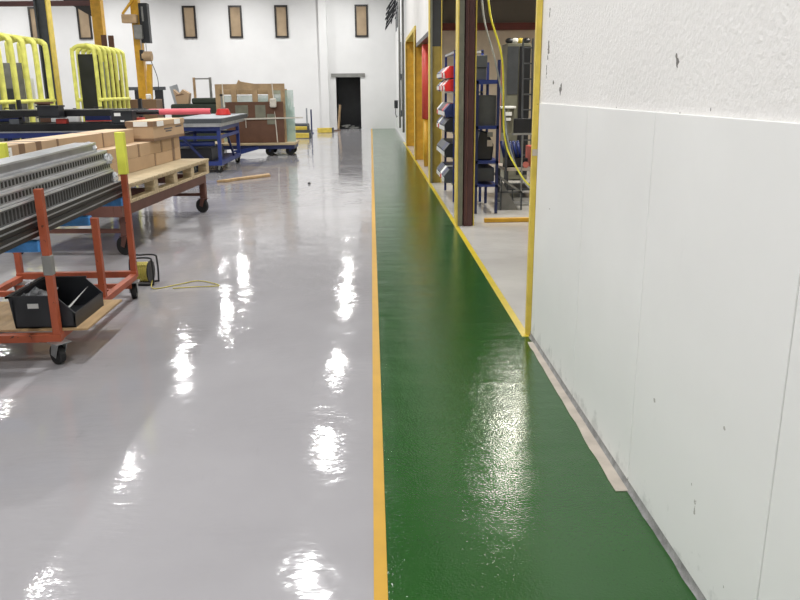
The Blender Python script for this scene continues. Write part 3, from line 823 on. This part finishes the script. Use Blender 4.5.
# ------------------------------------------------------------------ long bar rack across the back left
t = thing('bar_rack', 'long blue steel rack loaded with black bars behind the cartons', 'rack', (0, 13.0, 0))
m = MB(); m.box(-8.5, -4.25, -.02, .04, .90, 1.0); m.box(-8.5, -4.25, .96, 1.02, .90, 1.0); m.build('rail', 'blue', t)
for x in (-8.4, -6.4, -4.4):
    for y in (0, .98): B1(x, x + .08, y - .02, y + .04, 0, .9).build('leg', 'blue', t)
    B1(x, x + .08, .04, .96, .92, 1.0).build('crossbar', 'blue', t)
for x in (-8.4, -6.2, -4.1):
    B1(x, x + .06, 1.04, 1.1, 0, 1.5).build('upright', 'black', t)
    B1(x, x + .06, -.02, 1.04, 1.2, 1.235).build('arm', 'black', t)
gb = 'black bars on the long rack'
for j in range(5):
    y = 13.0 + j * .19
    o = B1(-8.6 , -3.75 - .1 * (j % 2), y, y + .16, 1.001 , 1.12).build('metal_bar', 'blackalu', bevel=.004)
    tag(o, 'thick black bar on lower level of the long rack, %s from the front' % ['first', 'second', 'third', 'fourth', 'fifth'][j], 'bar', gb)
for j, y in enumerate((13.0, 13.42, 13.62, 13.82)):
    o = B1(-8.6, -3.95 - .13 * (j % 3), y, y + .17, 1.2355, 1.335).build('metal_bar', ['blackalu', 'alu'][j == 2], bevel=.004)
    tag(o, '%s bar on upper level of the long rack, %s from the front' % ('silver' if j == 2 else 'black', ['first', 'second', 'third', 'fourth'][j]), 'bar', gb)
m = MB(); m.box(-8.6, -4.2, 12.975, 12.995, .985, 1.0)
o = B1(-8.5, -4.3, 12.94, 12.975, .985, 1.005).build('silver_strip', 'alu'); tag(o, 'thin silver strip along front of the long rack', 'strip')
for k, (x, cn, cl) in enumerate([(-6.75, 'curtain', 'red'), (-5.9, 'grey_dk', 'dark'), (-5.15, 'curtain', 'red'), (-4.2, 'red', 'bright red'), (-3.9, 'curtain', 'dull red')]):
    o = B1(x, x + .16, 13.0, 13.15, 1.121, 1.2).build('clamp_block', cn, bevel=.01)
    tag(o, '%s clamp block between rack levels, %s from left' % (cl, ['first', 'second', 'third', 'fourth', 'fifth'][k]), 'block', 'clamp blocks on the long rack')
for k, (x, lab) in enumerate([(-5.3, 'black parts bin without label on the long rack'), (-4.15, 'black parts bin with white label on the long rack')]):
    t = thing('parts_bin', lab, 'bin', (x, 12.7, 1.24 if k == 0 else 1.12))
    m = MB(); m.box(0, .33, 0, .25, 0, .17 if k == 0 else .2); m.build('tub', 'black', t, bevel=.01)
    m = MB(); m.box(-.012, .342, -.012, .262, .15 if k == 0 else .18, .175 if k == 0 else .205); m.build('rim', 'black', t)
    if k:
        B1(.05, .15, -.004, -.0005, .12, .17).build('label_card', 'white', t)
        B1(.14, .2, -.004, -.0005, .03, .055).build('label_card', 'white', t)
# support bracket that carries the bins
for x in (-5.3, -4.15):
    o = B1(x - .02, x + .35, 12.68, 12.985, 1.10 if x > -5 else 1.22, 1.119 if x > -5 else 1.239).build('bin_ledge', 'black'); tag(o, 'black ledge holding parts bin, %s' % ('with the labelled bin' if x > -5 else 'with the plain bin'), 'ledge')
for j, (y, z) in enumerate([(13.235, 1.285), (13.34, 1.285)]):
    m = MB(); m.cyl((-3.52 - .2 * j, y, z), (-2.68 - .12 * j, y, z), .048, 14); m.cyl((-5.0, y, z), (-3.52 - .2 * j, y, z), .04, 12, mi=1)
    m.cyl((-2.68 - .12 * j, y, z), (-2.67 - .12 * j, y, z), .03, 12, mi=2)
    o = m.build('wrapped_tube', ['pink', 'blackalu', 'slot'], smooth=False); tag(o, 'pink wrapped tube on top of the long rack, %s' % ['front one', 'back one'][j], 'tube', 'pink wrapped tubes')
# white canisters, brown gear behind the rack
for k, x in enumerate((-5.65, -5.38)):
    t = thing('canister', 'white plastic canister behind the rack, %s of two' % ['left', 'right'][k], 'canister', (x, 14.4, 1.0), group='white canisters')
    m = MB(); m.box(-.11, .11, -.08, .08, 0, .3); m.build('body', 'white', t, bevel=.03); m = MB(); m.cyl((.04, 0, .3), (.04, 0, .34), .03); m.build('cap', 'black', t)
t = thing('work_bench', 'dark work bench behind the long rack', 'bench', (-6.0, 14.2, 0))
B1(-.9, 1.7, 0, .7, .95, 1.0).build('bench_top', 'grey_dk', t)
for x in (-.85, 1.6):
    for y in (.05, .6): B1(x, x + .05, y, y + .05, 0, .95).build('leg', 'grey_dk', t)
t = thing('cable_spool', 'brown wooden spool standing behind the white canisters', 'spool', (-5.95, 14.6, 1.0))
m = MB(); m.cyl((0, 0, 0), (0, 0, .42), .1, 20); m.build('core', 'cardbrown', t); m = MB(); m.cyl((0, 0, .42), (0, 0, .45), .16, 20); m.cyl((0, 0, 0), (0, 0, .03), .16, 20); m.build('flanges', 'cardbrown', t)
for k, (x, cn, lab) in enumerate([(-6.55, 'blue_dk', 'navy toolbox behind the rack, left'), (-4.95, 'blue_dk', 'navy toolbox behind the rack, below the right yellow rack')]):
    t = thing('toolbox', lab, 'toolbox', (x, 14.5, 1.0))
    B1(-.22, .22, -.1, .1, .0, .12).build('tray', 'curtain' if k else 'black', t); B1(-.22, .22, -.1, .1, .12, .30).build('case', cn, t, bevel=.01)
    m = MB(); m.tube([(-.08, 0, .3), (-.08, 0, .35), (.08, 0, .35), (.08, 0, .3)], .01); m.build('handle', 'black', t)

# ------------------------------------------------------------------ yellow slot racks
def slot_rack(label, x, y0, y1, n, h, depth=.75, rt=.045):
    t = thing('slot_rack', label, 'rack', (x, y0, 0), group='yellow slot racks')
    L_ = y1 - y0
    m = MB()
    for xx in (0, -depth): m.box(xx - .04, xx + .04, -.1, L_ + .1, .1, .18)
    for yy in (0, L_ / 2, L_): m.box(-depth, 0, yy - .03, yy + .03, .1, .18)
    m.build('base', 'yellow', t)
    for k in range(n):
        y = L_ * k / (n - 1)
        m = MB(); m.tube(arc([(0, y, .18), (.0, y, h * .5), (0, y, h - .22), (-.04, y, h - .05), (-.16, y, h), (-depth + .16, y, h), (-depth + .03, y, h - .08), (-depth, y, h - .3), (-depth, y, .18)], 40), .001 + rt, 8)
        m.build('hoop', 'lime', t, smooth=True)
    m = MB(); m.tube([(-.16, -.05, h + .02), (-.16, L_ + .05, h + .02)], .04); m.build('top_rail', 'lime', t, smooth=True)
    m = MB(); m.tube([(.03, -.05, 1.45), (.03, L_ + .05, 1.45)], .04); m.build('side_rail', 'lime', t, smooth=True)
    m = MB(); m.tube([(.03 - depth, -.05, 1.45), (.03 - depth, L_ + .05, 1.45)], .04); m.build('side_rail', 'lime', t, smooth=True)
    for x_ in (.0, -depth):
        for y_ in (.1, L_ - .1):
            caster(t, x_, y_, .045, 0, 'steel', .1)
    return t
slot_rack('yellow padded slot rack, larger one at left edge', -6.95, 14.7, 17.5, 6, 2.68, .55, .058)
slot_rack('yellow padded slot rack, right one beside the grey-sided post', -6.2, 18.3, 20.4, 7, 2.62, .5)
for k in range(6):
    x = -6.95 - .62 + k * .0; y = 15.0 + k * .46
    o = B1(-7.42, -7.03, y - .03, y + .03, .185, [2.1, 2.3, 1.7, 2.2, 1.9, 1.45][k]).build('sheet_panel', ['grey', 'bluegrey', 'grey_dk', 'grey', 'white', 'grey_dk'][k]); tag(o, '%s panel standing in left yellow rack, %s slot' % (['grey', 'blue-grey', 'dark', 'pale grey', 'white', 'dark grey'][k], ['first', 'second', 'third', 'fourth', 'fifth', 'sixth'][k]), 'panel', 'panels in the left yellow rack')
for k in range(7):
    y = 18.48 + k * .30
    o = B1(-6.63, -6.27, y - .04, y + .04, .185, [2.45, 2.45, 2.3, 2.1, 1.4, 2.2, 1.9][k]).build('sheet_panel', ['black', 'black', 'bluegrey', 'grey_dk', 'bluegrey', 'cardbrown', 'cardbrown'][k]); tag(o, '%s panel standing in right yellow rack, %s slot' % (['glossy black', 'black', 'blue-grey', 'dark grey', 'pale grey', 'brown', 'short brown'][k], ['first', 'second', 'third', 'fourth', 'fifth', 'sixth', 'seventh'][k]), 'panel', 'panels in the right yellow rack')

# posts at the left, roof beam
t = thing('steel_column', 'grey and yellow steel column between the two yellow racks', 'column', (-7.62, 19.4, 0))
B1(-.16, .07, 0, .03, 0, 6.59).build('web', 'grey_dk', t); B1(.07, .10, -.1, .16, 0, 6.59).build('flange', 'yellow', t); B1(-.2, -.16, -.1, .16, 0, 6.59).build('flange', 'grey_dk', t)
t = thing('steel_column', 'thick amber steel column behind the right yellow rack', 'column', (-8.62, 26.0, 0))
B1(-.15, .16, 0, .3, 0, 6.59).build('post', 'amber', t, bevel=.01)
t = thing('roof_beam', 'dark brown horizontal steel beam fixed high between columns', 'beam', (0, 26.1, 4.28))
B1(-16.99, -8.79, 0, .14, -.02, .13).build('beam', 'darkbrown', t)
m = MB(); m.poly([(-8.79, .02, -.35), (-8.79, .02, .5), (-9.9, .02, .5), (-9.9, .02, .3)], (0, .1, 0)); m.build('gusset', 'frame', t)
for k, x in enumerate((-8.42, -8.2)):
    o = B1(x, x + .16, 25.6, 25.66, 0, 3.35 - .02 * k).build('leaning_board', 'cardbrown'); tag(o, 'tall brown board standing beside amber column, %s of two' % ['left', 'right'][k], 'board', 'brown boards by the amber column')
# amber jib crane
t = thing('jib_crane', 'amber jib crane column with hoist and black control box', 'crane', (-6.75, 24.0, 0))
m = MB(); m.box(-.21, .02, 0, .26, 0, 6.59); m.build('mast', 'amber', t, bevel=.01)
m = MB(); m.bar((.1, -.1, .7), (.22, -.1, 2.4), .14, .12); m.build('arm', 'amber', t)
m = MB(); m.box(-.42, .0, -.25, -.02, 3.55, 3.78); m.build('bracket', 'wood_dk', t, bevel=.01)
m = MB(); m.bar((-.42, -.1, 3.8), (-.08, -.1, 4.2), .06, .06); m.build('brace', 'amber', t)
B1(.05, .3, -.1, .15, 3.0, 4.1).build('control_box', 'black', t, bevel=.01)
B1(.13, .18, -.12, -.1, 3.6, 4.0).build('label_strip', 'grey', t)
B1(-.12, .12, -.22, -.02, 3.1, 3.5).build('motor', 'grey', t, bevel=.03)
m = MB(); m.cyl((.08, -.2, 2.62), (.34, -.2, 2.62), .14, 16); m.build('hoist_drum', 'wood_dk', t, smooth=False); B1(.02, .12, -.32, -.1, 2.5, 2.8).build('hoist_housing', 'black', t, bevel=.02)
m = MB(); m.tube(arc([(.3, -.2, 2.5), (.45, -.2, 2.0), (.42, -.2, 1.6), (.25, -.2, 1.3)], 20), .012, 6); m.build('cable', 'black', t)
m = MB(); m.cyl((.06, -.2, 3.1), (.06, -.2, 2.75), .012, 6); m.cyl((.2, -.2, 3.0), (.2, -.2, 2.7), .012, 6); m.build('chain', 'steel', t)
# leaning frames by the crane, wall behind
t = thing('a_frame', 'dark A-shaped panel stand near the crane foot', 'stand', (-8.3, 30.0, 0))
m = MB(); m.box(-.75, .6, 0, .1, 1.68, 1.8); m.build('top_bar', 'grey_dk', t); B1(-.55, -.2, .02, .08, 0, 1.68).build('panel', 'black', t); B1(.2, .5, .02, .08, 0, 1.68).build('panel', 'black', t)
for k, (a, b, cn, lab) in enumerate([((-7.15, 25.5, 1.68), (-6.85, 25.0, 0), 'white', 'white board leaning behind crane column, left one'), ((-6.3, 25.6, 1.8), (-5.75, 25.0, 0), 'bluegrey', 'grey-blue board leaning behind crane column, right one')]):
    m = MB(); m.bar(b, a, .26, .04, up=(0, 1, 0)); tag(m.build('leaning_board', cn), lab, 'board')
o = B1(-6.9, -5.7, 21.2, 21.8, 0, 1.42).build('brown_cabinet', 'tape', bevel=.01); tag(o, 'low brown cabinet in front of the crane foot', 'cabinet')
for k, (x, z, cn, lab) in enumerate([(-5.45, 1.42, 'white', 'small white gadget on brown cabinet'), ]):
    o = B1(-6.0, -5.88, 21.3, 21.45, 1.421, 1.56).build('gadget', 'white', bevel=.03); tag(o, lab, 'gadget')

# black covered stack, cardboard box, metal frame
t = thing('covered_stack', 'low dark green covered stack behind pink tubes', 'stack', (-5.3, 24.0, 0))
m = MB(); m.box(-.75, .7, 0, .9, 0, 1.25); m.build('base', 'green_dk', t, bevel=.06)
m = MB(); m.box(-.12, .7, .05, .8, 1.25, 1.42); m.build('upper', 'green_dk', t, bevel=.05)
t = thing('open_box', 'torn open cardboard box on the dark covered stack', 'box', (-5.72, 24.2, 1.255))
m = MB(); m.poly([(-.17, 0, 0), (.17, 0, 0), (.22, 0, .3), (.02, 0, .42), (-.1, 0, .28), (-.26, 0, .42)], (0, .3, 0)); m.build('carton_body', 'card', t)
m = MB(); m.poly([(-.19, -.01, .22), (.08, -.01, .27), (.0, -.01, .31), (-.17, -.01, .26)], (0, .008, 0)); m.build('flap', 'tape', t)
t = thing('hoop_stand', 'thin grey rectangular metal hoop stand standing behind cardboard box', 'frame', (-5.25, 24.95, 0))
for x in (-.25, .25): B1(x - .035, x + .035, 0, .07, 0, 2.03).build('upright', 'wood_dk' if x < 0 else 'grey', t)
B1(-.215, .215, .0, .05, 1.97, 2.01).build('top_bar', 'grey', t)
B1(-.215, .215, .0, .05, .8, .84).build('lower_bar', 'grey', t)

# ------------------------------------------------------------------ blue trolley
t = thing('work_trolley', 'blue steel work trolley with lower shelf and grey top', 'trolley', (0, 0, 0))
XA, XB2, YA, YB2 = -4.1, -3.05, 15.85, 18.15
for x in (XA, XB2 - .07):
    for y in (YA, YB2 - .07): B1(x, x + .07, y, y + .07, .15, .92).build('leg', 'blue', t)
m = MB()
for z0, z1 in ((.84, .92), (.68, .74), (.15, .23)):
    m.box(XA + .07, XB2 - .07, YA, YA + .05, z0, z1); m.box(XA + .07, XB2 - .07, YB2 - .05, YB2, z0, z1)
    m.box(XA, XA + .05, YA + .07, YB2 - .07, z0, z1); m.box(XB2 - .05, XB2, YA + .07, YB2 - .07, z0, z1)
m.build('frame', 'blue', t)
B1(XA + .05, XB2 - .05, YA + .05, YB2 - .05, .2, .225).build('shelf', 'blue_dk', t)
m = MB(); m.bar((XA + .3, YA + .02, .7), (XA + .7, YA + .02, .25), .04, .05); m.build('brace', 'blue_dk', t); m = MB(); m.bar((XB2 - .02, YA + .9, .68), (XB2 - .02, YA + 1.5, .25), .04, .05); m.build('brace', 'blue_dk', t)
B1(XA - .12, XB2 + .03, YA - .08, 18.8, .922, .985).build('table_top', 'steel', t)['label'] = 'light steel top'
for x in (XA + .04, XB2 - .04):
    for y in (YA + .04, YB2 - .1): caster(t, x, y, .068, .9, 'steel', .15)
o = B1(-4.0, -3.3, 16.1, 17.4, .226, .48).build('parts_crate', 'black', bevel=.01); tag(o, 'black crate on the lower shelf of blue trolley', 'crate')
m = MB(); m.cyl((-4.0, 16.0, .58), (-3.2, 16.0, .58), .05, 12); o = m.build('foam_roll', 'blue'); 
tag(o, 'blue padded roll in the blue trolley frame', 'roll')
o = B1(-4.05, -3.02, 15.9, 19.3, .987, 1.07).build('glass_plate', 'grey_dk', bevel=.004); tag(o, 'dark grey slab lying on the blue trolley', 'slab')
o = B1(-4.04, -3.03, 15.91, 19.29, 1.0705, 1.082).build('foam_sheet', 'bluegrey'); tag(o, 'thin pale grey sheet on top of the dark slab', 'sheet')
t = thing('suction_lifter', 'red suction lifter with upright grey handle on trolley', 'suction lifter', (-3.4, 18.2, 1.083))
m = MB(); m.cyl((0, 0, 0), (0, 0, .14), .18, 20, .13); m.build('cup', 'red', t, bevel=.02)
m = MB(); m.box(-.05, .05, -.03, .03, .14, .17); m.cyl((-.02, 0, .16), (-.02, 0, .42), .02, 8); m.build('handle', 'grey', t)
m = MB(); m.cyl((-.02, 0, .42), (-.02, 0, .46), .035, 10); m.build('knob', 'black', t)

# ------------------------------------------------------------------ glass dolly
t = thing('glass_dolly', 'blue low dolly with wooden deck under the glass crate', 'dolly', (0, 0, 0))
m = MB(); m.box(-4.2, -1.98, 20.0, 20.1, .17, .27); m.box(-4.2, -1.98, 20.9, 21.0, .17, .27)
for x in (-4.2, -3.1, -2.1): m.box(x, x + .12, 20.1, 20.9, .17, .27)
m.build('frame', 'blue_dk', t)
m = MB(); m.poly([(-3.35, 19.98, .05), (-2.9, 19.98, .17), (-2.9, 19.98, .24), (-3.6, 19.98, .14)], (0, .06, 0)); m.build('tow_bar', 'blue', t)
B1(-4.25, -1.95, 19.95, 21.05, .27, .32).build('deck', 'wood', t)
for x in (-2.08, -2.6, -4.0):
    for y in (20.1, 20.85): caster(t, x, y, .11, 1.3, 'blue_dk', .17)
t = thing('wooden_crate_frame', 'open wooden crate frame standing on the dolly deck', 'crate', (0, 20.25, .321))
B1(-3.95, -2.2, 0, .08, 1.33, 1.46).build('top_rail', 'wood_dk', t)
m = MB(); m.poly([(-3.4, .0, 1.46), (-2.95, .0, 1.46), (-3.3, 0, 1.52), (-3.35, 0, 1.56)], (0, .08, 0)); m.build('splinter', 'wood_dk', t)
for x in (-3.95, -3.55, -3.02, -2.62, -2.3): B1(x, x + (.13 if x < -2.4 else .1), .0, .08, 0, 1.33).build('stud', 'wood_dk', t)
B1(-3.95, -2.2, .55, .63, 1.2, 1.33).build('top_rail', 'wood_dk', t)
for x in (-3.95, -2.3): B1(x, x + .1, .55, .63, 0, 1.2).build('stud', 'wood_dk', t)
o = B1(-3.7, -2.24, 20.14, 20.17, .36, 1.38).build('board_sheet', 'cardbrown'); 
o.location = (0, 0, -.038); tag(o, 'large brown board leaning on the wooden crate frame', 'board')
for k, (x, z, w_, h_) in enumerate([(-3.45, 1.0, .32, .26), (-2.95, .9, .26, .36), (-2.66, .78, .2, .26)]):
    o = B1(x, x + w_, 20.125, 20.138, z, z + h_).build('sticker', 'greygreen'); tag(o, 'grey-green film patch on brown board, %s' % ['left and largest', 'middle', 'right and lowest'][k], 'sticker', 'patches on the brown board')
for k, (x0, x1, z1, y) in enumerate([(-2.9, -2.08, 1.42, 20.5), (-2.6, -2.02, 1.62, 20.62), (-3.9, -2.6, 1.5, 20.7), (-2.5, -1.98, 1.2, 20.42)]):
    m = MB(); m.box(x0, x1, y, y + .012, .322, z1)
    tag(m.build('glass_sheet', 'glass'), 'greenish glass sheet on the dolly, %s' % ['tall one behind the brown board', 'tallest at the right end', 'wide one at the left', 'short one at the right edge'][k], 'glass sheet', 'glass sheets on the dolly')
for k, (a, b) in enumerate([((-2.42, 20.1, .33), (-2.5, 20.2, 1.8)), ((-3.72, 20.1, 1.0), (-3.75, 20.2, 1.8))]):
    m = MB(); m.tube([a, b], .014, 6); tag(m.build('rope', 'rope'), 'white rope tied down the crate frame, %s' % ['right one', 'left one'][k], 'rope', 'ropes on the crate')
m = MB(); m.bar((-3.4, 20.11, .92), (-1.75, 20.11, .94), .025, .035); m.bar((-3.2, 20.11, .92), (-3.2, 20.11, .7), .015, .015)
tag(m.build('strap_bar', 'rope'), 'thin white strip crossing the brown board', 'strip')
m = MB(); m.box(-2.56, -2.4, 20.0, 20.12, 1.2, 1.42); tag(m.build('rope_bundle', 'rope', bevel=.03), 'bundle of white rope hanging at right of crate', 'rope')

# loose timber, floor fixing
m = MB(); m.poly([(-2.84, 14.12, .004), (-2.66, 14.12, .004), (-2.58, 14.3, .004), (-1.98, 15.0, .004), (-2.04, 15.25, .004), (-2.66, 14.4, .004)], (0, 0, .04))
tag(m.build('timber_plank', 'ply'), 'loose brown timber lying on grey floor beyond pallet', 'timber')
m = MB(); m.cyl((0, 0, 0), (0, 0, .03), .03, 12, .02)
tag(m.build('bottle_cap', 'black', loc=(-1.13, 13.7, .001)), 'tiny dark object alone on the grey floor', 'cap')

# yellow beams by far wall
for k, (a, b, w_, h_, cn, lab) in enumerate([((-3.1, 27.4, .10), (-2.15, 27.2, .10), .2, .16, 'yellow', 'yellow steel beam on floor, front one right of dolly'),
        ((-3.3, 28.4, .30), (-2.3, 28.3, .30), .16, .12, 'yellow', 'yellow steel beam on floor, upper back one'),
        ((-2.1, 30.6, .10), (-1.55, 30.8, .10), .2, .18, 'yellow', 'short yellow piece on floor below the pilaster')]):
    m = MB(); m.bar(a, b, w_, h_); m.box(b[0] - .02, b[0] + .06, b[1] - .11, b[1] + .11, a[2] - .09, a[2] + .09, 1)
    tag(m.build('steel_beam', [cn, 'grey_dk'], bevel=.005), lab, 'beam', 'yellow beams on the floor')
o = B1(-3.5, -2.2, 28.15, 28.6, .005, .235).build('timber_bearer', 'grey_dk'); tag(o, 'dark bearer under the upper yellow beam', 'bearer')
o = B1(-3.7, -2.35, 29.2, 29.8, .0, .42).build('machine_part', 'grey_dk', bevel=.05); tag(o, 'dark machine part on floor behind the yellow beams', 'machine part')
o = B1(-3.6, -2.95, 29.0, 29.7, .421, .9).build('machine_part', 'green_dk', bevel=.08); tag(o, 'dark motor standing on the machine part', 'motor')
for k, x in enumerate((-3.1 + .95, -3.1 + 1.12)):
    m = MB(); m.cyl((x - .35, 30.5, 0), (x - .35, 30.5, .95 - .05 * k), .03, 8); m.cyl((x - .35, 30.5, 0), (x - .35, 30.5, .03), .08, 12)
    tag(m.build('stand_post', 'bluegrey' if k == 0 else 'blue_dk'), 'small %s upright post near the far wall' % ['grey', 'navy'][k], 'post')
m = MB(); m.bar((-2.0, 31.3, .03), (-1.3, 32.2, .03), .08, .05)
tag(m.build('timber_strip', 'tape'), 'brown wooden strip on floor near the doorway', 'timber')
